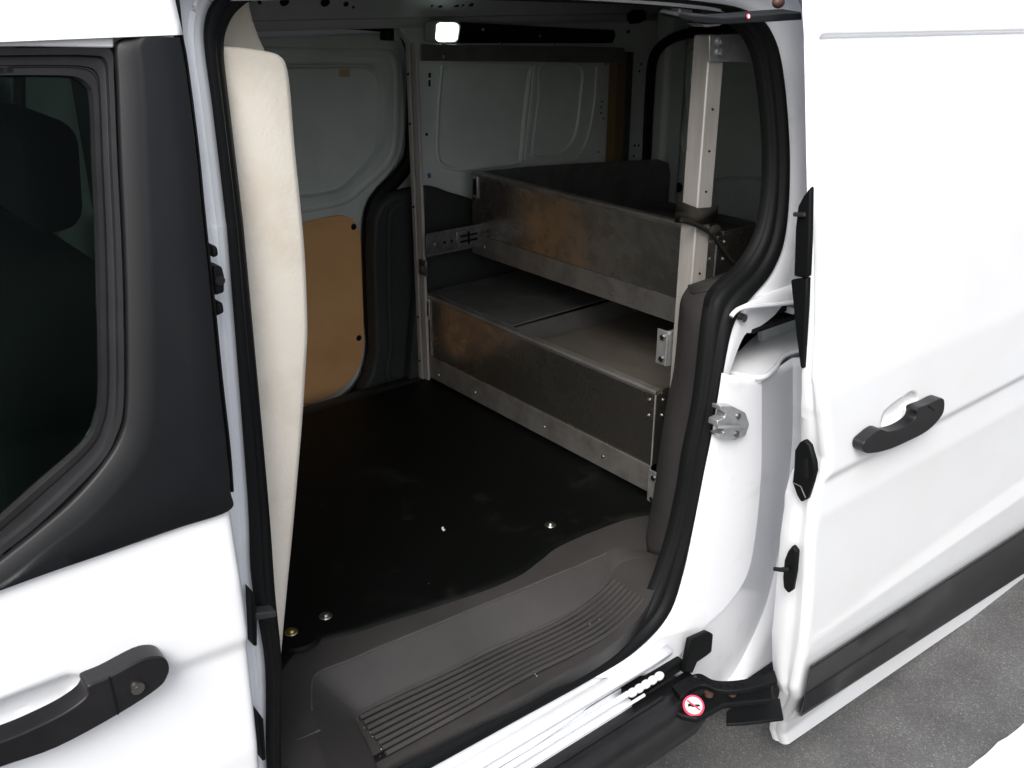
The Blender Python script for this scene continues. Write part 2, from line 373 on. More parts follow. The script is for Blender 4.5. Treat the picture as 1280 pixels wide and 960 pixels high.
E2 = cat([onz(u, v, z) for (u, v), z in zip(low_px, zlow)], N5)
zin = [ZT-.002]*11+[ZT+.003, ZT+.010, ZT+.022, ZT+.035, ZF-.01]
E3 = cat([onz(u, v, z) for (u, v), z in zip(inn_px, zin)], N5)
for k_ in range(8):
    f_ = sstep((k_+1)/8)
    E1[-8+k_] = E1[-8+k_].lerp(rl[-1]+Vector((.004, 0, 0)), f_); E2[-8+k_] = E2[-8+k_].lerp(rl[-1].lerp(ri[-1], .5), f_); E3[-8+k_] = E3[-8+k_].lerp(ri[-1]+Vector((-.006, .012, 0)), f_)
E3b = [p+Vector((0, .004, -.04)) for p in E3]
Em = [p.lerp(q_, .05)+Vector((0, 0, .000)) for p, q_ in zip(E1, E2)]
Er = [p.lerp(q_, .10) for p, q_ in zip(E1, E0)]
En = [p.lerp(q_, .93)+Vector((0, 0, .002)) for p, q_ in zip(E1, E2)]
Eo = [p.lerp(q_, .05) for p, q_ in zip(E2, E3)]
Em = [Vector((p.x, p.y, p.z-.001)) for p in Em]
stp = MB().loft([[p+Vector((0, .06, -.008)) for p in E0], E0, Er, E1, Em, En, E2, Eo, E3, E3b])
step = stp.build('step_trim', M['grey'], van, ang=60, solid=.003)
MB().tube([p+Vector((0, -.0003, -.0004)) for p in E1[16:80]], .0024, 8).build('rim_highlight', M['greyhi'], step)  # thin pale tubes: painted highlight lines along the step edges
MB().tube([Vector((p.x, p.y, ZF-.001)) for p in (onz(338, 940, ZF), onz(375, 924, ZF), onz(400, 912, ZF))], .0022, 8).build('rim_highlight', M['greyhi'], step)
MB().tube([p+Vector((0, -.0003, .0002)) for p in E2[20:74]], .0024, 8).build('rim_highlight', M['greyhi'], step)
# tread ribs
R1 = [(450, 897), (500, 873), (560, 845), (640, 806), (690, 783), (722, 765), (748, 745), (768, 726)]
R8 = [(482, 942), (530, 916), (590, 883), (657, 845), (710, 819), (755, 795), (782, 773), (804, 749)]
for k in range(8):
    t = k/7
    zz = [ZT+.003]*4+[ZT+.005, ZT+.009, ZT+.016, ZT+.028]
    pts = []
    for (a_, b_), z in zip(zip(R1, R8), zz):
        pts.append(onz(a_[0]+(b_[0]-a_[0])*t, a_[1]+(b_[1]-a_[1])*t, z+.002))
    MB().tube(cat(pts, 40), .0050, 8, flat=.85).build('rib', M['grey'], step)

# ---- front door --------------------------------------------------
fd = None
def capsd(x, z, a_, b_):
    dx, dz = b_.x-a_.x, b_.z-a_.z; t = max(0, min(1, ((x-a_.x)*dx+(z-a_.z)*dz)/(dx*dx+dz*dz)))
    return math.hypot(x-a_.x-dx*t, z-a_.z-dz*t)
edge = [ons(u, v, YFD) for u, v in [(335, 1020), (328, 960), (322, 880), (314, 800), (302, 710), (291, 640), (289, 625)]]
ez = [p.z for p in edge]; ex = [p.x for p in edge]
XE = lambda z: float(np.interp(z, ez, ex))
bl0, bl1 = ons(0, 733, YFD), ons(286, 634, YFD)
BELT = lambda x: bl0.z+(bl1.z-bl0.z)*(x-bl0.x)/(bl1.x-bl0.x)
ca, cb = ons(-60, 925, YFD), ons(86, 868, YFD)
c0, c1 = ons(216, 829, YFD), ons(313, 794, YFD)
CRE = lambda x: c0.z+(c1.z-c0.z)*(x-c0.x)/(c1.x-c0.x)
def fdy(x, z, s):
    y = YFD(z)
    c = CRE(x)
    y += .007*sstep((c-z)/.022+.0) - .007*sstep((c-.03-z)/.35)          # crease, then swelling out again
    d = capsd(x, z, ca, cb)
    y += .026*(1-sstep((d-.012)/.012))
    y += .012*(1-math.sqrt(max(0, 1-(1-min(1, s/.012))**2)))             # rounded rear edge
    return y
colS = [0, .001, .0025, .005, .008, .012, .02]+[.02+.005*k for k in range(1, 110)]+[.57+.04*k for k in range(1, 15)]
NR = 110; rows = []
for i in range(NR+1):
    t = i/NR; r = []
    for s in colS:
        zt = BELT(XE(1.14)-s)+.004
        z = .30+(zt-.30)*(t**.62 if False else (1-(1-t)**1.9))
        x = XE(z)-s
        r.append(Vector((x, fdy(x, z, s), z)))
    rows.append(r)
fdm = MB().loft(rows)
fdm.loft([[r[0] for r in rows], [r[0]+Vector((-.004, .05, 0)) for r in rows]])
fdoor = fdm.build('front_door', M['paint'], van, ang=70, solid=0, recalc=True)
# door top frame / roof edge, white
tf = [(1.118, 1.683), (1.124, 1.70), (1.128, 1.715), (1.133, 1.735), (1.14, 1.76)]
xr = ons(221, 20, YFD).x
MB().loft([[Vector((x, y, z)) for x in (-.9, -.3, 0, .2, xr-.01, xr)] for y, z in [(1.14, 1.681)]+tf]).build('door_top_frame', M['paint'], fdoor, ang=50, solid=.02, off=1)
# black pillar cover
inn = [(-50, 740), (0, 700), (45, 664), (90, 625), (128, 582), (150, 545), (158, 505), (158, 400), (155, 300), (150, 200), (146, 100), (144, 60), (150, 50), (160, 47)]
out = [(-62, 756), (-14, 738), (60, 712), (140, 685), (220, 657), (284, 635), (285, 610), (281, 560), (272, 480), (262, 380), (251, 280), (241, 180), (228, 80), (222, 46)]
bvp = [(-52, 748), (0, 728), (55, 684), (105, 645), (146, 600), (172, 556), (182, 512), (184, 400), (182, 300), (178, 200), (175, 110), (172, 75), (170, 58), (176, 46.8)]
AB = cat([ons(u, v, YFD) for u, v in bvp], 80)
AI = cat([ons(u, v, YFD) for u, v in inn], 80); AO = cat([ons(u, v, YFD) for u, v in out], 80)
dy = Vector((0, 1, 0))
rowsA = [[p+dy*.004 for p in AI], [p-dy*.001 for p in AI], [p.lerp(q_, .12)-dy*.004 for p, q_ in zip(AI, AB)], [p.lerp(q_, .85)-dy*.0065 for p, q_ in zip(AI, AB)], [p-dy*.0078 for p in AB], [p.lerp(q_, .08)-dy*.0086 for p, q_ in zip(AB, AO)], [p.lerp(q_, .5)-dy*.0095 for p, q_ in zip(AB, AO)], [p.lerp(q_, .96)-dy*.009 for p, q_ in zip(AB, AO)], [p-dy*.007 for p in AO], [p+dy*.012 for p in AO]]
MB().loft(rowsA).build('pillar_cover', M['plastic'], fdoor, ang=60)
# rubber edge strip behind the pillar cover
esp = [(286, 614), (282, 560), (273, 480), (263, 380), (252, 280), (242, 180), (229, 80), (223, 46), (218, 0), (215, -20)]
e_a = cat([ons(u-1, v, lambda z: YFD(z)+.004) for u, v in esp], 40); e_b = cat([ons(u+6.5, v, lambda z: YFD(z)+.004) for u, v in esp], 40)
MB().loft([[p+dy*.012 for p in e_a], e_a, [p.lerp(q_, .5)-dy*.004 for p, q_ in zip(e_a, e_b)], e_b, [p+dy*.012 for p in e_b]]).build('edge_strip', M['rubber'], fdoor)
# window frame
gl = [(-60, 98), (0, 98), (60, 98), (95, 100), (112, 110), (119, 128), (122, 200), (126, 300), (128, 400), (129, 490), (124, 530), (108, 560), (50, 612), (0, 657), (-60, 710)]
of = [(-60, 60), (0, 59), (60, 58), (120, 58), (142, 62), (145, 100), (149, 200), (154, 300), (157, 400), (157, 505), (148, 546), (125, 585), (55, 655), (0, 699), (-60, 748)]
def fwd(l):
    l = [ons(u, v, YFD) for u, v in l]; g = Vector((-.62, 0, 0))
    return [l[0]+g]+l+[l[-1]+g]
GI = cat(fwd(gl), 136); GO = cat(fwd(of), 136)
pf = [(0, .022), (0, .016), (.08, .011), (.3, .011), (.33, .0128), (.37, .0128), (.40, .010), (.60, .0095), (.66, .009), (.73, .0045), (.95, .0035), (1.02, .006), (1.04, .016)]
MB().loft([[p.lerp(q_, t)+dy*d for p, q_ in zip(GI, GO)] for t, d in pf]).build('window_frame', M['satin'], fdoor, ang=35)
# white/grey band above the frame
wb = [(-700, 50), (-60, 47), (30, 46), (143, 46), (143, 60), (30, 58), (-60, 59), (-700, 64)]
MB().prism([ons(u, v, YFD)+dy*.001 for u, v in wb], (0, .01, 0)).build('frame_strip', M['paint'], fdoor, bev=.002)
# glass
gp = [p+dy*.019 for p in GI]
m_ = MB().prism(gp, (0, .003, 0)); m_.build('window_glass', M['glass'], fdoor)
# handle
hp = [(-60, 985), (0, 960), (71, 935), (149, 893), (198, 861), (210, 845), (212, 834), (208, 825), (198, 821), (177, 825), (135, 847), (110, 858), (110, 866), (103, 876), (78, 893), (35, 914), (0, 928), (-60, 950)]
hd = MB().prism(cat([ony(u, v, .968) for u, v in hp], 72, True), (0, .03, 0)).build('door_handle', M['satin'], fdoor, bev=.006, seg=3)
c_ = ony(172, 860, .9655)
MB().disc(c_+Vector((0, .004, 0)), (0, -1, 0), .0085, .006, 20, .0078).disc(c_+Vector((0, -.0015, 0)), (0, -1, 0), .0035, .0012, 12).build('key_lock', M['steel'], fdoor)
g0, g1 = ony(136.5, 846, .967), ony(148, 893, .967)
MB().tube([g0, g1], .0009, 6).build('handle_seam', M['black'], fdoor)
# lock hardware on the pillar behind the door
for poly in ([(265, 307), (272, 308), (274, 320), (266, 323)], [(266, 334), (278, 333), (281, 345), (281, 366), (269, 370)], [(270, 379), (279, 378), (281, 391), (271, 396)]):
    MB().prism([ons(u, v, lambda z: YSEAL(z)-.035) for u, v in poly], (0, .03, 0)).build('latch_striker', M['rubber'], van, bev=.003, seg=3)
MB().disc(ons(274, 350, lambda z: YSEAL(z)-.037), (0, -1, 0), .006, .004, 12).build('latch_bolt', M['satin'], van)
for poly in ([(314, 737), (318, 742), (322, 770), (322, 808), (317, 808)], [(323, 890), (330, 900), (333, 950), (328, 952)]):
    MB().prism([ons(u, v, lambda z: YSEAL(z)-.028) for u, v in poly], (0, .02, 0)).build('rubber_stop', M['rubber'], van, bev=.002)
MB().prism([ons(u, v, lambda z: YSEAL(z)-.030) for u, v in [(320, 767), (346, 764), (346, 772), (320, 776)]], (0, .02, 0)).build('seal_clip', M['dark'], van, bev=.002)

# ---- sliding door -----------------------------------------------
sp = [(960, 990), (975, 938), (988, 870), (1000, 800), (1006, 740), (1010, 690), (1016, 640), (1026, 600), (1029, 580), (1024, 530), (1014, 480), (1013, 460), (1012, 380), (1010, 280), (1008, 200), (1006, 100), (1005, 60), (1005, 47), (1003, 20), (1001, -20)]
se = [ons(u, v, YSD) for u, v in sp]; se.sort(key=lambda p: p.z)
sz = [p.z for p in se]; sx = [p.x for p in se]
XS = lambda z: float(np.interp(z, sz, sx))*(1+(.012+.013*min(1, max(0, (z-1.02)/.15)))/.92)
sa, sb = ons(975, 938, YSD), ons(1280, 728, YSD)
SBOT = lambda x: sa.z+(sb.z-sa.z)*(x-sa.x)/(sb.x-sa.x)
k0, k1 = ons(1032, 594, YSD), ons(1280, 466, YSD)
KRE = lambda x: k0.z+(k1.z-k0.z)*(x-k0.x)/(k1.x-k0.x)
j0, j1 = ons(1005, 49, YSD), ons(1280, 42, YSD)
JRE = lambda x: j0.z+(j1.z-j0.z)*(x-j0.x)/(j1.x-j0.x)
ha, hb = ons(1112, 524, YSD), ons(1137, 507, YSD)
def sdy(x, z, s):
    y = YSD(z); c = KRE(x)
    y += .009*sstep((c-z)/.028) - .009*sstep((c-.05-z)/.3)
    y += .011*sstep((s-.006)/.012)*math.exp(-((z-JRE(x))/.0045)**2)
    # long cup-like swage line below the roof
    d = capsd(x, z, ha, hb); y += .028*(1-sstep((d-.018)/.010))
    y += .016*(1-math.sqrt(max(0, 1-(1-min(1, s/.016))**2)))
    return y
cs = [0, .0008, .002, .004, .007, .011, .016]+[.016+.006*k for k in range(1, 100)]+[.62+.03*k for k in range(1, 32)]
zs_ = sorted(set([round(-.02+.01*k, 4) for k in range(0, 195)]+[round(.86+.004*k, 4) for k in range(0, 40)]+[round(1.60+.002*k, 4) for k in range(0, 35)]))
rows = []
for z in zs_:
    r = []
    for s in cs:
        x0 = XS(max(z, sz[0])); x = x0+s
        bt = SBOT(x); zz = bt+(z-zs_[0])*(1.92-bt)/(1.92-zs_[0]) if z < 1.92 else z
        # keep crease heights put: blend the stretch out above the moulding
        if z > .45: zz = z
        else:
            f = (z-zs_[0])/(.45-zs_[0]); zz = bt+(.45-bt)*f
        x = XS(max(zz, sz[0]))+s
        r.append(Vector((x, sdy(x, zz, s), zz)))
    rows.append(r)
sdm = MB().loft(rows)
# return flange at the front edge and along the bottom
FD = cv([.0, .25, .33, .40, .48, .60, .75, .90, 1.0, 1.10, 1.2, 1.3], [.02, .02, .030, .052, .066, .064, .055, .050, .036, .020, .014, .010])
fl = []
for f_, dx in ((0, 0), (.15, .0015), (.30, .003), (.40, -.002), (.92, -.003), (1, .004)):
    fl.append([r[0]+dy*(FD(r[0].z)*f_)+Vector((dx, 0, 0)) for r in rows])
fl.append([p+Vector((.25, .004, 0)) for p in fl[-1]])
sdm.loft(fl)
bot = rows[0]
sdm.loft([bot, [p+Vector((0, .012, .002)) for p in bot], [p+Vector((0, .016, .02)) for p in bot]])
sdoor = sdm.build('sliding_door', M['paint'], van, ang=70)
# handle
hp = [(1080, 564), (1080, 555), (1087, 547), (1101, 537), (1112, 539.5), (1128, 535), (1142, 526), (1146, 519), (1147, 511), (1162, 505), (1177, 498), (1181, 503), (1178, 519), (1160, 538.5), (1133, 553), (1109, 563), (1088, 567)]
MB().prism(cat([ony(u, v, .836) for u, v in hp], 68, True), (0, .024, 0)).build('door_handle', M['satin'], sdoor, bev=.007, seg=3)
MB().tube([ony(1160, 507, .835), ony(1168, 513, .835)], .0008, 6).build('handle_seam', M['black'], sdoor)
# black side moulding
mt = [(1016, 830), (1060, 803), (1120, 764), (1180, 725), (1280, 660), (1360, 606)]
mm = [(1000, 897), (1050, 865), (1120, 820), (1180, 782), (1280, 718), (1360, 667)]
YM = lambda z: YSD(z)-.004
def mrow(t, off):
    r = []
    for k_ in range(25):
        f_ = k_/24*1.17
        u_ = (1014+(1001-1014)*t)*(1-f_)+1280*f_; v_ = (831+(896-831)*t)*(1-f_)+(660+(717-660)*t)*f_
        r.append(ons(u_, v_, lambda z: YSD(z)-off))
    return r
rws = [mrow(0, -.02), mrow(0, .002), mrow(.04, .012), mrow(.10, .015), mrow(.56, .015), mrow(.60, .018), mrow(.95, .034), mrow(1, .030), mrow(1, -.01)]
mo = MB().loft(rws)
fc = [r[0] for r in rws]; nrow = len(rws)
bev_ = [fc[0].lerp(fc[-1], k_/(len(fc)-1))+Vector((-.007, .004, 0)) for k_ in range(len(fc))]
mo.loft([fc, bev_])
mo.build('side_moulding', M['satin'], sdoor, ang=35)
# latch and pin plate in the door edge
def edgepoly(name, pts, x, mname, thick=.012, bv=.003):
    return MB().prism([onx(u, v, x) for u, v in pts], (thick, 0, 0)).build(name, M[mname], sdoor, bev=bv)
L1 = [(1005, 550), (1012, 557), (1018, 578), (1019, 590), (1015, 605), (1009, 624), (1001, 628), (996, 620), (990, 603), (992, 585), (993, 563), (999, 553)]
edgepoly('edge_latch', L1, 1.405, 'rubber')
edgepoly('latch_mouth', [(1002, 575), (1009, 572), (1011, 598), (1004, 602)], 1.4035, 'black')
MB().tube([onx(991, 603, 1.403), onx(1001, 608, 1.403), onx(1007, 622, 1.403)], .0012, 6).build('latch_spring', M['steel'], sdoor)
L2 = [(990, 682), (996, 690), (994, 715), (990, 738), (985, 742), (979, 735), (978, 722), (980, 700), (984, 690)]
edgepoly('guide_block', L2, 1.410, 'rubber')
MB().tube([onx(985, 712, 1.408), onx(975, 712, 1.395), onx(967, 711, 1.39)], [.006, .0045, .004], 10).build('guide_pin', M['rubber'], sdoor)
L3 = [(1013, 233), (1004, 245), (997, 258), (994, 285), (992, 345), (1004, 348), (1010, 346), (1012, 300)]
edgepoly('edge_gasket', L3, 1.375, 'rubber')
L4 = [(988, 350), (1009, 347), (1008, 380), (1003, 462), (1000, 459), (995, 420)]
edgepoly('edge_gasket', L4, 1.378, 'rubber')
MB().tube([onx(993, 268, 1.37), onx(1006, 268, 1.37)], .004, 8).build('gasket_stud', M['steel'], sdoor)

# upper slide arm
ua = [(846, 20), (851, 16), (866, 19), (885, 20), (905, 22), (935, 20), (970, 17), (1002, 15), (1003, 25), (970, 27), (935, 29), (900, 31), (870, 28), (852, 24)]
arm = MB().prism([ony(u, v, 1.05) for u, v in ua], (0, .04, .004)).build('upper_slide_arm', M['plastic'], van, bev=.002)
MB().prism([ony(u, v, 1.06) for u, v in [(876, 30), (905, 29), (900, 32), (884, 34)]], (0, .03, 0)).build('arm_foot', M['alus'], arm, bev=.001)
c_ = ony(935, 20.5, 1.0485)
MB().disc(c_, (0, -1, .2), .0045, .001, 16).build('arm_sticker', M['red'], arm)
MB().disc(c_+Vector((0, -.001, .0)), (0, -1, .2), .003, .001, 16).build('sticker_centre', M['stw'], arm)
for u, v in ((870, 12), (900, 14)):
    MB().disc(ony(u, v, 1.2), (0, -1, 0), .010, .02, 14).build('arm_roller', M['black'], arm)
MB().prism([ony(u, v, 1.22) for u, v in [(850, 8), (915, 12), (915, 22), (850, 20)]], (0, .02, 0)).build('arm_bracket', M['zinc'], arm, bev=.002)
MB().ball(ony(973, 3, 1.10), .010, 10, (1.3, 1, 1)).build('roof_roller', M['rust'], van)

# lower slide arm and hinge bracket
br = [(863, 800), (885, 790), (892, 793), (890, 815), (884, 820), (872, 828), (866, 842), (855, 842), (860, 815)]
MB().prism([ony(u, v, 1.02) for u, v in br], (0, .012, 0)).build('hinge_plate', M['rubber'], van, bev=.003)
arc_o = [(840, 858), (860, 846), (875, 842), (892, 850), (915, 851), (940, 847), (968, 838)]
arc_i = [(850, 870), (866, 860), (880, 856), (897, 862), (918, 863), (943, 859), (972, 851)]
za = .425
ao = cat([onz(u, v, za) for u, v in arc_o], 30); ai = cat([onz(u, v, za) for u, v in arc_i], 30)
lar = MB().loft([ao, ai, [p+Vector((0, 0, -.012)) for p in ai], [p+Vector((0, 0, -.012)) for p in ao], ao]).build('lower_slide_arm', M['rubber'], van, bev=.002)
lowp = [(806, 868), (835, 856), (850, 866), (900, 862), (966, 853), (966, 874), (905, 880), (888, 890), (872, 898), (852, 894), (835, 884)]
MB().prism([onz(u, v, .395) for u, v in lowp], (0, 0, -.014)).build('arm_base', M['rubber'], lar, bev=.004)
ch = [(908, 889), (918, 880), (975, 872), (980, 898), (930, 904), (908, 905)]
MB().prism([onz(u, v, .35) for u, v in ch], (0, 0, -.008)).build('arm_channel', M['rubber'], lar, bev=.003, seg=3)
for u, v, z in ((833, 864, .40), (886, 869, .40), (915, 868, .40)):
    MB().disc(onz(u, v, z), (0, 0, 1), .009, .008, 12).build('arm_bolt', M['rust'], lar)
for k in range(9):
    p = ao[6+2*k].lerp(ai[6+2*k], .5)
    MB().disc(p, (0, 0, 1), .0035, .002, 8).build('rivet', M['black'], lar)
MB().disc(onz(869, 847, za), (0, 0, 1), .003, .003, 8).build('rivet', M['steel'], lar)
# small round no-step sticker: red ring, bar and shoe on white
sc = onz(867, 882, .405); sn = (CP-sc).normalized()*.55+Vector((0, -.2, .6)); sn.normalize()
stick = MB().disc(sc-sn*.004, sn, .0215, .004, 32).build('warning_sticker', M['red'], lar)
MB().disc(sc+sn*.0003, sn, .0172, .0006, 32).build('sticker_face', M['stw'], stick)
ex_ = RT-sn*RT.dot(sn); ex_.normalize(); ey_ = sn.cross(ex_)
def P2(a_, b_, h): return sc+ex_*a_+ey_*b_+sn*h
shoe = [(-.011, .0035), (-.006, .004), (-.002, .0015), (.006, .0025), (.012, .002), (.013, -.002), (.004, -.003), (-.002, -.004), (-.006, -.002), (-.012, -.003)]
MB().prism([P2(a_, b_, .001) for a_, b_ in shoe], sn*.0004).build('shoe_mark', M['black'], stick)
bar = [(-.0135, .0085), (-.0115, .0115), (.0135, -.0085), (.0115, -.0115)]
MB().prism([P2(a_, b_, .0018) for a_, b_ in bar], sn*.0004).build('slash_mark', M['red'], stick)
# dark cavity under the rear sill
MB().box((-.9, 1.13, .30), (2.7, 2.44, .395)).build('underbody', M['black'], van)

# ---- roof skin and header
rf = [(1.125, 1.735), (1.128, 1.76), (1.15, 1.80), (1.22, 1.84), (1.4, 1.865), (1.775, 1.88), (2.15, 1.865), (2.33, 1.84), (2.40, 1.80), (2.43, 1.74), (2.44, 1.66)]
MB().loft([[Vector((x, y, z)) for x in (-.9, 0, .6, 1.2, 1.8, 2.75)] for y, z in rf]).build('roof', M['paint'], van, ang=60, solid=.01)
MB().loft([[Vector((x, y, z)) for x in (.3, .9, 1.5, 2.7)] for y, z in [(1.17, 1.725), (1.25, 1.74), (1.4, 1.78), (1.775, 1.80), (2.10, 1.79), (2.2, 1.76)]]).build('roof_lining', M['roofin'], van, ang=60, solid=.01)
MB().box((.36, 1.215, .5), (.455, 1.30, 1.74)).build('pillar_core', M['dark'], van)

# ---- far side: roof rail, opposite door, rear quarter, trims
rr = [(2.10, 1.785), (2.20, 1.75), (2.275, 1.70), (2.305, 1.665), (2.315, 1.64), (2.335, 1.635), (2.335, 1.61)]
rail = MB().loft([[Vector((x, y, z-.012*(x-1.1))) for x in (.3, .9, 1.5, 2.1, 2.75)] for y, z in rr]).build('roof_rail', M['roofin'], van, ang=40, solid=.003)
hm = MB()
for u, v, r in [(355, 1, .012), (406, 2, .012), (324, 2, .004), (432, 4, .007), (441, 8, .003), (539, 6, .004), (549, 8, .008), (557, 11, .004), (569, 8, .010), (578, 5, .004), (578, 13, .004), (588, 5, .008), (607, 6, .007), (614, 11, .010), (621, 13, .004), (645, 10, .004), (658, 13, .006), (664, 15, .004), (693, 11, .004), (729, 13, .004), (738, 10, .009), (758, 10, .008), (733, 18, .004), (767, 16, .004), (785, 39, .005)]:
    hn = Vector((0, -.76, -.65)); hp0 = Vector((1.5, 2.29, 1.6825-.012*.4)); d_ = ray(u, v)
    c_ = CP+d_*((hp0-CP).dot(hn)/d_.dot(hn))
    if v > 20: c_ = ony(u, v, 2.33)
    hm.disc(c_-hn*-.0, hn, r, .005, 10)
tag(hm.build('punched_holes', M['black'], rail), kind='stuff')
MB().prism([ony(u, v, 2.25) for u, v in [(786, 17), (792, 13), (804, 12), (809, 16), (808, 25), (800, 29), (790, 30), (786, 25)]], (0, .01, 0)).build('grab_hole', M['black'], van, bev=.002)

YD = 2.42
dc = [(485, 40), (499, 56), (505, 90), (507, 140), (506, 172), (500, 198), (486, 220), (469, 239), (457, 260), (454, 285), (455, 330), (458, 400), (458, 430), (452, 462), (436, 488), (408, 506), (372, 516)]
ctr = cat([ony(u, v, YD) for u, v in dc], 60)
lx = .48
poly = [Vector((lx, YD, ctr[0].z+.004))]+ctr+[Vector((lx, YD, ctr[-1].z-.02))]
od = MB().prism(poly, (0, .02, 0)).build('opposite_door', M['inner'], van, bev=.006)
def bead(pts, y, r, n=50, flat=.5, nm='pressed_bead', m='inner', par=None):
    return MB().tube(cat([ony(u, v, y) for u, v in pts], n), r, 8, flat=flat if flat < 1 else 1, axis=(0, 1, 0)).build(nm, M[m], par)
bead([(330, 64), (420, 66), (478, 66), (492, 73), (496, 95), (496, 150), (492, 190), (478, 212), (455, 232), (430, 251), (376, 262)], YD-.001, .011, par=od, flat=.35)
r2p = [(330, 81), (440, 81), (461, 82), (474, 91), (480, 107), (480, 150), (478, 175), (468, 196), (450, 217), (428, 239), (400, 247), (374, 250), (330, 254)]
r3p = [(330, 87), (440, 87), (457, 88), (467, 97), (470, 112), (469, 150), (466, 186), (448, 210), (424, 233), (400, 239), (374, 242), (330, 246)]
R2 = cat([ony(u, v, YD-.0005) for u, v in r2p], 70); R3 = cat([ony(u, v, YD-.011) for u, v in r3p], 70); R3b = cat([ony(u, v, YD-.0005) for u, v in r3p], 70)
mb = MB().loft([[p+dy*.004 for p in R2], [p-dy*.014 for p in R2], [p.lerp(q_, .35)-dy*.012 for p, q_ in zip(R2, R3)], [p.lerp(q_, .8) for p, q_ in zip(R2, R3b)], R3b])
mb.build('pressed_frame', M['inner'], od, ang=35)
MB().prism([p-dy*.001 for p in R3b], (0, -.002, 0)).build('pressed_panel', M['inner'], od)
MB().prism([ony(u, v, YD-.0035) for u, v in [(424, 87), (437, 87), (437, 96), (424, 96)]], (0, -.001, 0)).build('tape_patch', M['tape'], od)
# hardboard panel
hb_ = [(330, 290), (375, 278), (400, 273), (422, 269), (436, 272), (446, 283), (450, 300), (452, 360), (454, 425), (450, 452), (440, 472), (420, 490), (398, 500), (376, 506), (330, 514)]
hbp = [ony(u, v, YD-.0035) for u, v in hb_]
ply = MB().prism(cat(hbp, 60), (0, -.006, 0)).build('hardboard_panel', M['ply'], od, bev=.0015)
for u, v in ((442, 283.5), (448.5, 422.5)):
    MB().disc(ony(u, v, YD-.0085), (0, -1, 0), .010, .004, 16, .007).build('panel_clip', M['black'], od)
# opposite door top rail and bracket
a_, b_ = ony(330, 30, 2.39), ony(500, 38, 2.39)
MB().prism([ony(u, v, 2.395) for u, v in [(320, 14), (450, 18), (500, 23), (500, 37), (450, 34), (320, 29)]], (0, .03, 0)).build('door_track_cover', M['inner'], van, bev=.003)
MB().prism([ony(u, v, 2.41) for u, v in [(315, 29), (450, 33), (490, 37), (490, 41), (450, 37.5), (315, 33)]], (0, .008, 0)).build('track_gap', M['black'], van)
MB().prism([ony(u, v, 2.36) for u, v in [(482, 35), (493, 35), (493, 51), (482, 51)]], (0, .03, 0)).build('track_stop', M['rubber'], van, bev=.003)
MB().prism([ony(u, v, 2.37) for u, v in [(493, 27), (501, 30), (501, 52), (493, 50)]], (0, .03, 0)).build('stop_bracket', M['inner'], van, bev=.003)
# seal of the opposite door
sc2 = [(430, 24), (478, 26), (502, 36), (514, 58), (517, 100), (515, 185), (507, 208), (493, 226), (476, 243), (465, 262), (461, 300), (464, 400), (466, 435), (459, 470), (440, 497), (408, 514), (372, 524)]
path = cat([ony(u, v, 2.40) for u, v in sc2], 70)
MB().tube(path, .022, 10, flat=.9, axis=(0, 1, 0)).build('opposite_seal', M['rubber'], van)
# far rear quarter wall
YQ = 2.335
qx0 = ony(508, 100, YQ).x
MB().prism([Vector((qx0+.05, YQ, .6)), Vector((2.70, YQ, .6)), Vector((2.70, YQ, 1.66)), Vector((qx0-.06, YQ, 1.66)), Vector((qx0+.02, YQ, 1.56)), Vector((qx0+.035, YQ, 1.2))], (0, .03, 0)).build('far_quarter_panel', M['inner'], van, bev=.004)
MB().prism([Vector((-.9, 2.47, .4)), Vector((2.7, 2.47, .4)), Vector((2.7, 2.47, 1.0)), Vector((2.7, 2.455, 1.7)), Vector((.36, 2.455, 1.7)), Vector((.36, 2.47, 1.15)), Vector((-.9, 2.47, 1.15))], (0, .01, 0)).build('far_outer_skin', M['paint'], van)
q1 = [(557, 79), (549, 92), (546, 125), (544, 165), (544, 192), (549, 207), (567, 214), (588, 213), (620, 209), (648, 205), (653, 195), (657, 150), (664, 90), (663, 79), (620, 78)]
q2 = [(676, 80), (672, 120), (664, 185), (668, 198), (690, 197), (708, 187), (720, 165), (726, 120), (725, 80)]
for qq in (q1, q2):
    lo = cat([ony(u, v, YQ) for u, v in qq], 64, True)
    cen = sum(lo, Vector())/len(lo)
    g = MB().loft([[p+dy*.002 for p in lo], [p-dy*.004 for p in lo], [p.lerp(cen, .03)-dy*.007 for p in lo], [p.lerp(cen, .07)-dy*.004 for p in lo], [p.lerp(cen, .09)-dy*.001 for p in lo]], True)
    g.build('pressed_bead', M['inner'], van, ang=40)
bead([(669, 80), (666, 120), (657, 200)], YQ-.001, .010, 20, flat=.6, par=van)
bead([(747, 84), (744, 130), (735, 175), (720, 200)], YQ-.001, .009, 20, flat=.5, par=van)
MB().prism([ony(u, v, YQ-.001) for u, v in [(533, 88), (541, 88), (541, 111), (533, 111)]], (0, -.004, 0)).build('keyhole_plate', M['inner'], van, bev=.002)
MB().prism([ony(u, v, YQ-.0055) for u, v in [(535.5, 91), (538.5, 91), (538.5, 97), (535.5, 97)]], (0, -.001, 0)).build('keyhole_slot', M['black'], van)
MB().prism([ony(u, v, YQ-.0055) for u, v in [(535.5, 100), (538.0, 100), (538.0, 108), (535.5, 108)]], (0, -.001, 0)).build('keyhole_slot', M['black'], van)
MB().disc(ony(533, 168, YQ), (0, -1, 0), .004, .003, 10).build('wall_plug', M['black'], van)
for u, v in ((757, 80), (752, 127), (751, 134), (751, 141), (754, 148), (748, 190)):
    MB().disc(ony(u, v, YQ), (0, -1, 0), .003, .002, 8).build('wall_plug', M['black'], van)
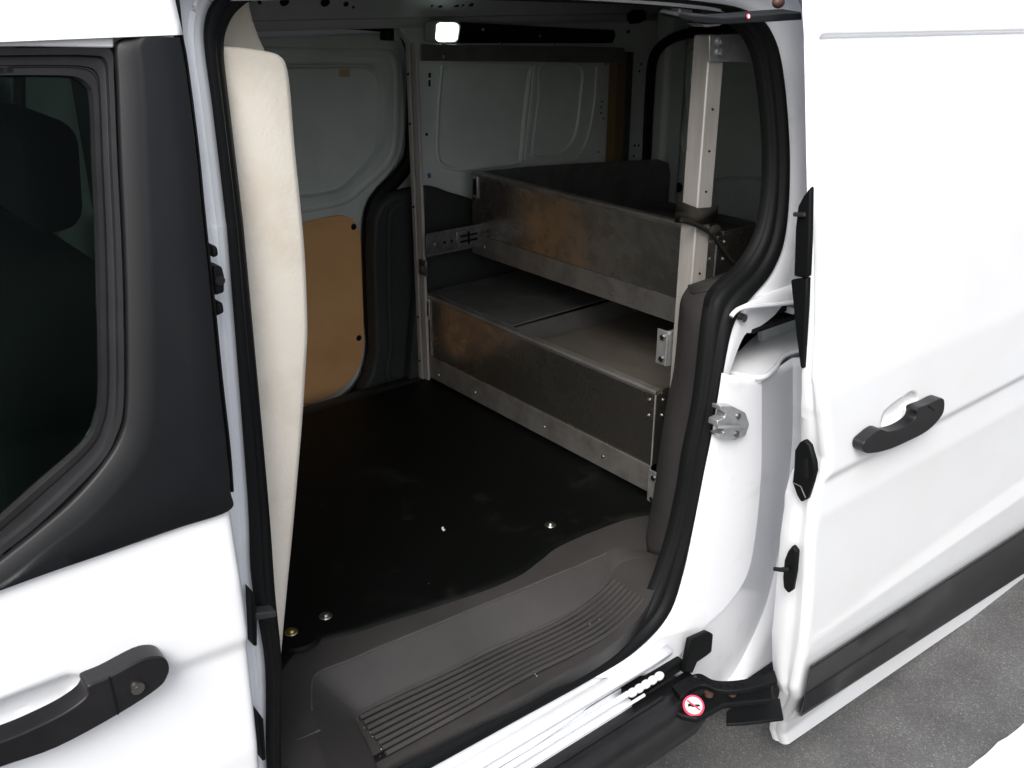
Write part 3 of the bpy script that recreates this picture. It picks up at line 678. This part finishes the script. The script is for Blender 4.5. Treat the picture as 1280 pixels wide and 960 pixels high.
MB().prism([ony(u, v, YQ-.001) for u, v in [(534, 217), (538, 216), (539, 222), (535, 223)]], (0, -.0006, 0)).build('pen_mark', M['blue'], van)
# dark gap under the roof rail and lamp
MB().prism([ony(u, v, 2.315) for u, v in [(578, 28), (768, 38), (770, 44), (766, 54), (574, 54)]], (0, .015, 0)).build('rail_gap', M['black'], van, bev=.002)
lbx = [ony(u, v, 2.275) for u, v in [(544, 29), (549, 26), (572, 27), (577, 31), (574, 51), (570, 54), (548, 54), (543, 50)]]
lh = MB().prism(lbx, (0, .05, .0)).build('lamp_housing', M['inner'], van, bev=.004)
ll = [ony(u, v, 2.270) for u, v in [(547.5, 31), (551, 29), (570, 29), (574, 32), (572, 49), (568, 52), (550, 52), (546, 49)]]
MB().prism(ll, (0, .01, 0)).build('lamp_lens', M['lamp'], lh, bev=.003)
# wheel-house trim, far C pillar trim, far sill
tr = [(492, 243), (476, 256), (468, 275), (466, 320), (469, 410), (470, 440), (464, 470), (452, 492), (520, 486), (552, 482), (552, 243), (540, 234), (520, 236)]
MB().prism([ony(u, v, 2.345) for u, v in tr], (0, .05, 0)).build('far_pillar_trim', M['dark'], van, bev=.012, seg=3)
bead([(505, 252), (492, 262), (487, 280), (487, 380), (489, 430), (486, 474), (522, 470)], 2.343, .010, 40, flat=.6, par=van, nm='trim_fold', m='dark')
wt = cat([ony(u, v, 2.30) for u, v in [(531, 233), (545, 234), (561, 240), (591, 249), (620, 262), (700, 300), (760, 345)]], 20)
MB().prism([Vector((1.47, 2.30, .6))]+wt+[Vector((2.55, 2.30, .6))], (0, .03, 0)).build('wheelhouse_trim', M['dark'], van, bev=.006)
MB().loft([[Vector((x, y, z)) for x in (.46, 1.0, 1.5)] for y, z in [(2.262, .59), (2.275, .604), (2.33, .60), (2.36, .57), (2.39, .565), (2.40, .5)]]).build('far_step_trim', M['dark'], van, ang=60, solid=.003)
MB().box((.46, 2.40, .40), (1.55, 2.465, .545)).build('far_sill', M['inner'], van)
# floor panel under the mat
MB().box((.3, 1.12, .47), (2.7, 2.46, .53)).build('floor_panel', M['inner'], van)
# near quarter inner wall
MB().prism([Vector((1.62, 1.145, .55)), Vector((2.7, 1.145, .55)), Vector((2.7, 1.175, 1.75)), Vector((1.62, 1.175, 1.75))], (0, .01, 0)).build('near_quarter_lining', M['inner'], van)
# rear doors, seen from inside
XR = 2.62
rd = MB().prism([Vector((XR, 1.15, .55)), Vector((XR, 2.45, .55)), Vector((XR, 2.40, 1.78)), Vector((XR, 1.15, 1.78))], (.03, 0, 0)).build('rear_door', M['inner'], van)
def beadx(pts, x, r, n=40, m='inner', nm='pressed_bead', par=None):
    return MB().tube(cat([onx(u, v, x) for u, v in pts], n), r, 8, axis=(1, 0, 0)).build(nm, M[m], par)
beadx([(806, 330), (807, 240), (809, 180), (812, 120), (815, 80), (824, 60), (843, 47), (870, 40), (905, 36), (960, 34)], 2.475, .016, m='rubber', nm='rear_seal', par=van)
beadx([(856, 190), (849, 160), (848, 110), (851, 80), (862, 60), (885, 50), (930, 48)], XR-.002, .012, par=rd)
beadx([(862, 175), (858, 110), (859, 85)], XR-.002, .006, par=rd)
MB().prism([onx(u, v, XR-.05) for u, v in [(880, 226), (905, 222), (1000, 226), (1000, 300), (880, 290)]], (.05, 0, 0)).build('door_ledge', M['inner'], rd, bev=.015, seg=3)
MB().prism([onx(u, v, XR-.04) for u, v in [(880, 262), (1000, 272), (1000, 330), (880, 320)]], (.02, 0, 0)).build('door_lower_trim', M['dark'], rd, bev=.01)
MB().disc(onx(849, 234, XR-.02), (-1, 0, 0), .016, .01, 14).build('door_plug', M['black'], rd)
for u, v in ((801, 80), (799, 89), (793, 182), (798, 182), (792, 195), (836, 194), (846, 218)):
    MB().disc(ony(u, v, YQ) if u < 805 else onx(u, v, XR-.001), (0, -1, 0) if u < 805 else (-1, 0, 0), .004, .002, 8).build('door_plug', M['black'] if u < 830 else M['steel'], rd)
MB().box((2.50, 2.265, .6), (2.60, 2.335, 1.64)).build('rear_corner_pillar', M['inner'], van, bev=.02)

# ---- cab seen through the front glass
MB().prism([Vector((-.9, 2.44, .5)), Vector((.36, 2.44, .5)), Vector((.36, 2.44, 1.70)), Vector((.22, 2.44, 1.70)), Vector((.22, 2.44, 1.18)), Vector((-.9, 2.44, 1.10))], (0, .02, 0)).build('cab_side_lining', M['grey'], van)
MB().box((.12, 2.40, 1.05), (.40, 2.44, 1.72)).build('cab_pillar_trim', M['seatg'], van, bev=.01)
seat = MB().prism([Vector((x, 0, z)) for x, z in [(.38, .80), (.24, .80), (.17, 1.0), (.20, 1.28), (.26, 1.40), (.36, 1.41), (.42, 1.2)]], (0, .46, 0))
for v_ in seat.V: v_.y += 1.22
sob = seat.build('seat', M['seat'], van, bev=.04, seg=4)
hdr = MB().prism([Vector((x, 1.33, z)) for x, z in [(.29, 1.43), (.36, 1.43), (.375, 1.57), (.31, 1.58)]], (0, .26, 0)).build('headrest', M['seat'], sob, bev=.03, seg=4)
seat2 = MB().prism([Vector((x, 1.80, z)) for x, z in [(.38, .80), (.24, .80), (.17, 1.0), (.20, 1.28), (.26, 1.40), (.36, 1.41), (.42, 1.2)]], (0, .46, 0)).build('seat', M['seat'], van, bev=.04, seg=4)
MB().prism([Vector((x, 1.90, z)) for x, z in [(.29, 1.43), (.36, 1.43), (.375, 1.57), (.31, 1.58)]], (0, .26, 0)).build('headrest', M['seat'], seat2, bev=.03, seg=4)
MB().box((-.9, 1.05, .40), (.36, 2.44, .45)).build('cab_floor', M['dark'], van)
MB().loft([[Vector((x, y, z)) for x in (-.9, 0, .5)] for y, z in [(1.20, 1.73), (1.4, 1.77), (1.775, 1.78), (2.15, 1.77), (2.4, 1.70)]]).build('cab_headlining', M['inner'], van, solid=.01)

# ------------------------------------------------------------------ padded partition
part = empty('padded_partition', (.53, 1.7, .55), 'cream fleece covered partition standing behind the front seats', 'partition')
pr = [(283, 57), (312, 60), (340, 65), (352, 70), (360, 82), (365, 115), (370, 180), (377, 250), (383, 320), (386, 400), (385, 440), (380, 520), (375, 580), (367, 670), (360, 740), (352, 830), (348, 900)]
rp = cat([ony(u, v, 1.20) for u, v in pr], 70)
back = [Vector((.47, 1.20, p.z)) for p in rp]
def shrink(p, y, k): return Vector((max(.47, p.x-k), y, p.z-(k if p.z > 1.6 else 0)))
rowsP = [[Vector((.47, 1.195, p.z)) for p in rp]]
rowsP.append([Vector((.475+(p.x-.475)*.55, 1.192, p.z)) for p in rp])
rowsP.append([Vector((p.x-.012, 1.194, p.z)) for p in rp])
rowsP.append([Vector((p.x-.003, 1.199, p.z)) for p in rp])
rowsP.append([Vector((p.x, 1.212, p.z)) for p in rp])
rowsP.append([Vector((p.x-.004, 1.5, p.z)) for p in rp])
rowsP.append([Vector((p.x-.004, 2.30, p.z)) for p in rp])
MB().loft(rowsP).build('padded_board', M['cream'], part, ang=60, solid=.004)
up_ = [(270, 64), (338, 70), (326, 45), (319, 25), (315, 8), (313, -20), (270, -20)]
MB().prism(cat([ony(u, v, 1.34) for u, v in up_], 7), (0, .95, 0)).build('upper_board', M['cream'], part, bev=.01)
MB().box((.44, 1.20, .55), (.47, 2.38, 1.75)).build('backing_board', M['inner'], part)
MB().prism([onx(u, v, .432) for u, v in [(-40, 92), (13, 95), (16, 200), (17, 325), (-40, 330)]], (.006, 0, 0)).build('cab_strip', M['jamb'], part, bev=.002)  # pale upright strip on the cab face of the backing board
MB().prism([onx(u, v, .430) for u, v in [(17, 92), (24, 92), (28, 330), (22, 330)]], (.008, 0, 0)).build('cab_strip', M['seatg'], part, bev=.002)

# ------------------------------------------------------------------ floor mat
mat_o = empty('floor_mat', (1.2, 1.78, .53), 'black ribbed rubber mat covering the load floor', 'mat')
me_px = [(345, 842), (356, 826), (372, 808), (400, 798), (440, 788), (480, 775), (540, 756), (600, 736), (645, 717), (672, 698), (695, 681), (740, 661), (790, 644), (830, 640)]
near = cat([onz(u, v, .604) for u, v in me_px], 60)
x1 = near[-1].x
near += [Vector((x1+(2.6-x1)*k/8, 1.30, .604)) for k in range(1, 9)]
far = [Vector((p.x, 2.262, .604)) for p in near]
rm_ = lambda t, dz: [p.lerp(q_, t)+Vector((0, 0, dz)) for p, q_ in zip(near, far)]
ro = [rm_(-.012, -.02), rm_(-.01, -.004), rm_(-.004, .002), rm_(.006, .005), rm_(.02, .005)]
for k in range(1, 15): ro.append(rm_(.02+.98*k/14, .005))
ro.append([p+Vector((0, 0, -.05)) for p in rm_(1.0, 0)])
MB().loft(ro).build('mat_sheet', M['mat'], mat_o, ang=60, solid=.004)
for u, v, m in ((407, 770, 'steel'), (688, 656, 'steel'), (364, 790, 'brass')):
    c_ = onz(u, v, .609 if u > 380 else .6155)
    MB().disc(c_, (0, 0, 1), .013, .002, 20, .011).disc(c_+Vector((0, 0, .002)), (0, 0, 1), .0075, .004, 16, .005).build('tie_down_bolt', M[m], mat_o)
c_ = onz(372, 796, .609)
MB().disc(c_, (0, 0, 1), .045, .006, 24, .040).build('mat_pad', M['mat'], mat_o)
# scuffs: flat grey chalky marks in the material of small flakes
p_ = onz(554, 662, .6095)
MB().prism([p_+Vector((a_, b_, 0)) for a_, b_ in [(-.004, -.006), (.003, -.004), (.001, 0), (.007, .008), (.002, .009), (-.002, .002)]], (0, 0, .001)).build('paper_scrap', M['stw'])
gr = MB()
for k_ in range(34):
    if k_ < 30:
        t_ = rng.random(); j_ = rng.random()
        c_ = E2[int(24+50*t_)].lerp(E3[int(24+50*t_)], .15+.8*j_)+Vector((0, 0, .0055))
    else:
        c_ = Vector((rng.uniform(.75, 1.45), rng.uniform(1.36, 2.1), .6095))
    r_ = rng.uniform(.0004, .0011)
    gr.ball(c_, r_, 3, (1, rng.uniform(.6, 1.4), .5))
tag(gr.build('grit_specks', M['stw']), kind='stuff')
tag(bpy.data.objects['paper_scrap'], 'tiny white scrap lying on the black floor mat', 'scrap')

# ------------------------------------------------------------------ drawer rack
rack = empty('drawer_rack', (1.9, 1.8, .605), 'aluminium shelving rack with two sliding drawers behind the side door', 'rack')
def bolt(p, n, r, par, m='steel', nm='rivet'):
    return MB().disc(p, n, r, .003, 12, r*.7).build(nm, M[m], par)
# front posts
def post(y0, y1, z0, z1, m='post', chan=False):
    if chan:
        pl = [(1.5, y0), (1.5, y0-.016), (1.512, y0-.018), (1.512, y0-.026), (1.5, y0-.028), (1.5, y0-.050), (1.509, y0-.050), (1.509, y0-.046), (1.506, y0-.044), (1.506, y0-.032), (1.518, y0-.030), (1.518, y0-.014), (1.506, y0-.010), (1.506, y0-.004), (1.512, y0-.004), (1.512, y0)]
        return MB().prism([Vector((x, y, z0)) for x, y in pl], (0, 0, z1-z0)).build('post', M[m], rack, bev=.0012)
    return MB().box((1.5, y1, z0), (1.545, y0, z1)).build('post', M[m], rack, bev=.003)
post(2.298, 2.23, .60, 1.57, chan=True)
p2 = post(1.298, 1.257, .609, 1.635)
for z in (1.49, 1.36, 1.13, .80, .66):
    bolt(Vector((1.5, 2.288, z)), (-1, 0, 0), .004, rack, 'black')
for z in (1.5, 1.42, 1.34, 1.17, 1.1):
    bolt(Vector((1.522, 1.257, z)), (0, -1, 0), .0025, rack, 'black')
# near top bar with its two bolts
tb = [ony(u, v, 1.252) for u, v in [(887, 44), (905, 43), (960, 44), (990, 47), (990, 80), (950, 78), (887, 77)]]
MB().prism(tb, (0, .004, 0)).build('top_bar', M['zinc'], rack, bev=.001)
for u, v in ((899.5, 51.5), (899, 65)):
    c_ = ony(u, v, 1.252)
    MB().disc(c_, (0, -1, 0), .009, .003, 16).disc(c_+Vector((0, -.003, 0)), (0, -1, 0), .006, .006, 6).build('bolt', M['zinc'], rack)
# far top bar and rear post
fb = [ony(u, v, 2.24) for u, v in [(527, 55), (650, 57), (770, 59), (781, 60), (781, 79), (650, 77), (527, 76)]]
MB().prism(fb, (0, .005, 0)).build('top_bar', M['lid'], rack, bev=.001)
for u, v, m in ((554, 55, 'steel'), (554, 71, 'zinc'), (626, 55, 'steel'), (693, 57, 'steel'), (604, 37, 'steel'), (675, 45, 'steel')):
    bolt(ony(u, v, 2.238), (0, -1, 0), .0045, rack, m, 'bolt')
pp = [ony(u, v, 2.25) for u, v in [(764, 60), (779, 60), (777, 215), (770, 215)]]
zb = .61
pt = ony(771, 62, 2.25)
MB().box((2.265, 2.262, .61), (2.305, 2.30, pt.z-.012)).build('post', M['pine'], rack, bev=.002)
MB().box((2.308, 2.262, .61), (2.335, 2.30, pt.z-.012)).build('post', M['dark'], rack, bev=.002)
MB().box((2.25, 1.257, .61), (2.29, 1.298, 1.6)).build('post', M['post'], rack, bev=.002)

def drawer(nm, xf, z0, zs, z1, y0, y1, xb):
    d = MB().box((xf+.004, y0+.002, z0+.01), (xb, y1-.002, z0+.018)).build(nm, M['lid'], rack)
    fp = MB().box((xf, y0, zs-.002), (xf+.003, y1, z1)).build('front_panel', M['alu'], d, bev=.0008)
    # folded top edge, slightly rounded, running back
    fo = [(xf-.001, z1-.010), (xf-.0025, z1-.002), (xf+.001, z1+.0025), (xf+.018, z1+.003), (xf+.018, z1+.0005), (xf+.004, z1-.001)]
    MB().prism([Vector((x, y0, z)) for x, z in fo], (0, y1-y0, 0)).build('folded_edge', M['alus'], d)
    MB().box((xf-.004, y0, z0), (xf-.0005, y1, zs)).build('base_strip', M['alus'], d, bev=.0008)
    MB().box((xf+.02, y0, z0+.02), (xb, y0+.003, z1)).build('side_panel', M['alu'], d, bev=.0008)
    return d
lo = drawer('drawer', 1.511, .618, .686, .874, 1.345, 2.270, 2.25)
hi = drawer('drawer', 1.680, .974, 1.034, 1.212, 1.345, 2.252, 2.45)
lo['label'] = 'lower drawer, flush with the posts, half covered by a grey sheet lid'
hi['label'] = 'upper drawer, pushed further back, with a tall dark side'
# rivets along the base strips
for y, z in ((2.20, .640), (2.02, .645), (1.72, .648), (1.50, .650), ):
    bolt(Vector((1.507, y, z)), (-1, 0, 0), .0045, lo)
for y, z in ((2.19, 1.004), (1.945, .997), (1.66, .992)):
    bolt(Vector((1.676, y, z)), (-1, 0, 0), .0045, hi)
# corner angles with rivets
for d, xf, z0, z1 in ((lo, 1.511, .690, .868), (hi, 1.680, 1.04, 1.206)):
    MB().box((xf-.003, 1.343, z0), (xf-.0005, 1.372, z1)).build('corner_angle', M['alu'], d, bev=.0006)
    MB().box((xf-.002, 1.3405, z0), (xf+.045, 1.3435, z1)).build('corner_angle', M['alu'], d, bev=.0006)
    for z in (z1-.016, z1-.055):
        bolt(Vector((xf-.003, 1.360, z)), (-1, 0, 0), .0036, d, 'zinc'); bolt(Vector((xf+.02, 1.3405, z)), (0, -1, 0), .0036, d, 'zinc')
    MB().tube([Vector((xf-.004, 1.342, z0)), Vector((xf-.004, 1.342, z1))], .0018, 6).build('corner_seam', M['zinc'], d)
    y = 2.236 if d is hi else 2.254
    MB().box((xf-.004, y-.016, z1-.065), (xf-.0005, y+.008, z1-.002)).build('end_bracket', M['zinc'], d, bev=.001)
    MB().box((xf-.0055, y-.010, z1-.056), (xf-.0038, y+.003, z1-.010)).build('bracket_slot', M['black'], d)
# lower drawer: lid, divider, board
zl_ = .876
lid = [Vector((1.53, 2.262, zl_)), onz(637, 413, zl_), onz(762, 374, zl_), onz(770, 345, zl_)+Vector((.1, .1, 0)), Vector((2.25, 2.262, zl_))]
ld = [Vector((1.530, 2.265, zl_)), Vector((1.530, 1.880, zl_)), Vector((2.24, 1.895, zl_)), Vector((2.24, 2.265, zl_))]
MB().prism(ld, (0, 0, .004)).build('sheet_lid', M['lid'], lo, bev=.001)
MB().box((1.52, 1.872, .64), (2.24, 1.878, .874)).build('divider', M['lid'], lo)
MB().box((1.52, 1.352, .805), (2.235, 1.868, .820)).build('drawer_board', M['wood'], lo, bev=.001)
MB().box((2.235, 1.35, .63), (2.25, 2.26, .90)).build('back_panel', M['lid'], lo)
MB().tube([Vector((1.515, 1.385, .868)), Vector((1.53, 1.36, .868))], .004, 6).build('corner_clip', M['zinc'], lo)
# upper drawer: tall dark side with rounded corner, inside
tsx = [(1.683, 1.0), (1.683, 1.210), (1.75, 1.210), (2.05, 1.203), (2.36, 1.193)]
tops = ony(822, 198, 2.245); tr2 = ony(838, 218, 2.245)
sd_ = [Vector((1.684, 2.245, 1.0)), Vector((1.684, 2.245, 1.213)), Vector((1.9, 2.245, 1.203)), Vector((tops.x-.03, 2.245, tops.z)), Vector((tops.x, 2.245, tops.z-.003)), Vector((tr2.x-.012, 2.245, tops.z-.022)), Vector((tr2.x, 2.245, tr2.z)), Vector((tr2.x, 2.245, 1.0))]
MB().prism(sd_, (0, .004, 0)).build('tall_side', M['lid'], hi, bev=.0008)
MB().box((1.69, 1.35, 1.005), (2.44, 2.24, 1.012)).build('drawer_liner', M['lid'], hi)
MB().box((2.43, 1.35, .98), (2.45, 2.24, 1.03)).build('back_panel', M['lid'], hi)
# slides and brackets
sl = [ony(u, v, 2.232) for u, v in [(521, 298), (592, 289), (592, 317), (521, 323)]]
za_, zb_ = 1.033-.058, 1.033+.005
MB().box((1.497, 2.226, .998), (1.69, 2.230, 1.062)).build('drawer_slide', M['slide'], rack, bev=.001)
MB().box((1.497, 2.224, 1.058), (1.69, 2.232, 1.064)).build('drawer_slide', M['slide'], rack, bev=.001)
MB().box((1.497, 2.224, .996), (1.69, 2.232, 1.002)).build('drawer_slide', M['slide'], rack, bev=.001)
MB().box((1.600, 2.222, 1.006), (1.69, 2.226, 1.054)).build('slide_carriage', M['slide'], rack, bev=.002)
MB().box((1.612, 2.2205, 1.020), (1.675, 2.2225, 1.026)).build('carriage_slot', M['black'], rack)
MB().box((1.612, 2.2205, 1.036), (1.675, 2.2225, 1.042)).build('carriage_slot', M['black'], rack)
MB().box((1.640, 2.2195, 1.012), (1.646, 2.2225, 1.050)).build('carriage_slot', M['black'], rack)
for x in (1.525, 1.56, 1.585): bolt(Vector((x, 2.226, 1.03)), (0, -1, 0), .0045, rack, 'zinc' if x < 1.54 else 'black')
cb_ = MB().box((1.492, 2.226, .940), (1.5, 2.262, .985)).build('square_bracket', M['slide'], rack, bev=.002)
MB().disc(Vector((1.492, 2.244, .962)), (-1, 0, 0), .012, .004, 4).disc(Vector((1.488, 2.244, .962)), (-1, 0, 0), .006, .003, 12).build('bolt', M['steel'], rack)
for z0, z1 in ((.955, 1.035), (.605, .69)):
    y = 1.312
    MB().prism([Vector((x, yy, z0)) for x, yy in [(1.49, y-.012), (1.49, y+.022), (1.494, y+.022), (1.494, y-.002), (1.52, y-.002), (1.52, y-.012)]], (0, 0, z1-z0)).build('slide_bracket', M['zinc'], rack, bev=.0015)
    for z in (z0+.015, z1-.015): MB().disc(Vector((1.489, y+.004, z)), (-1, 0, 0), .006, .004, 10).build('bolt', M['steel'], rack)
    MB().tube([Vector((1.488, y-.010, z0+.004)), Vector((1.488, y-.010, z1-.004))], .004, 8).build('bracket_fold', M['zinc'], rack)

# ------------------------------------------------------------------ strap tied round the near post
stp_ = empty('tie_strap', (1.52, 1.28, 1.3), 'dark webbing strap knotted around the near rack post', 'strap')
def band(zc, tilt, wdt, r=.006):
    mbx = MB(); x0, x1, y0, y1 = 1.496-r*.3, 1.549+r*.3, 1.253-r*.3, 1.302+r*.3
    rw = []
    for (x, y) in [(x0, y1), (x0, y0), (x1, y0), (x1, y1), (x0, y1)]:
        dz = tilt*((x-1.52)*6+(1.28-y)*8)*.1
        rw.append([Vector((x, y, zc+wdt+dz)), Vector((x, y, zc-wdt+dz))])
    return mbx.loft(rw).build('strap_wrap', M['strap'], stp_, solid=.003, off=1)
band(1.296, -.16, .017); band(1.291, .20, .011, .010)
k = ony(893, 288, 1.245)
MB().ball(k, .013, 10, (1.5, .7, .9)).build('knot', M['strap'], stp_)
tail = cat([ony(u, v, 1.243) for u, v in [(890, 292), (896, 302), (905, 315), (915, 328), (925, 333), (938, 330)]], 20)
MB().tube(tail, .0065, 8, flat=.6).build('strap_tail', M['strap'], stp_)
tail2 = cat([ony(u, v, 1.247) for u, v in [(852, 275), (868, 280), (884, 288), (892, 296), (890, 306)]], 16)
MB().tube(tail2, .005, 8).build('strap_tail', M['strap'], stp_)
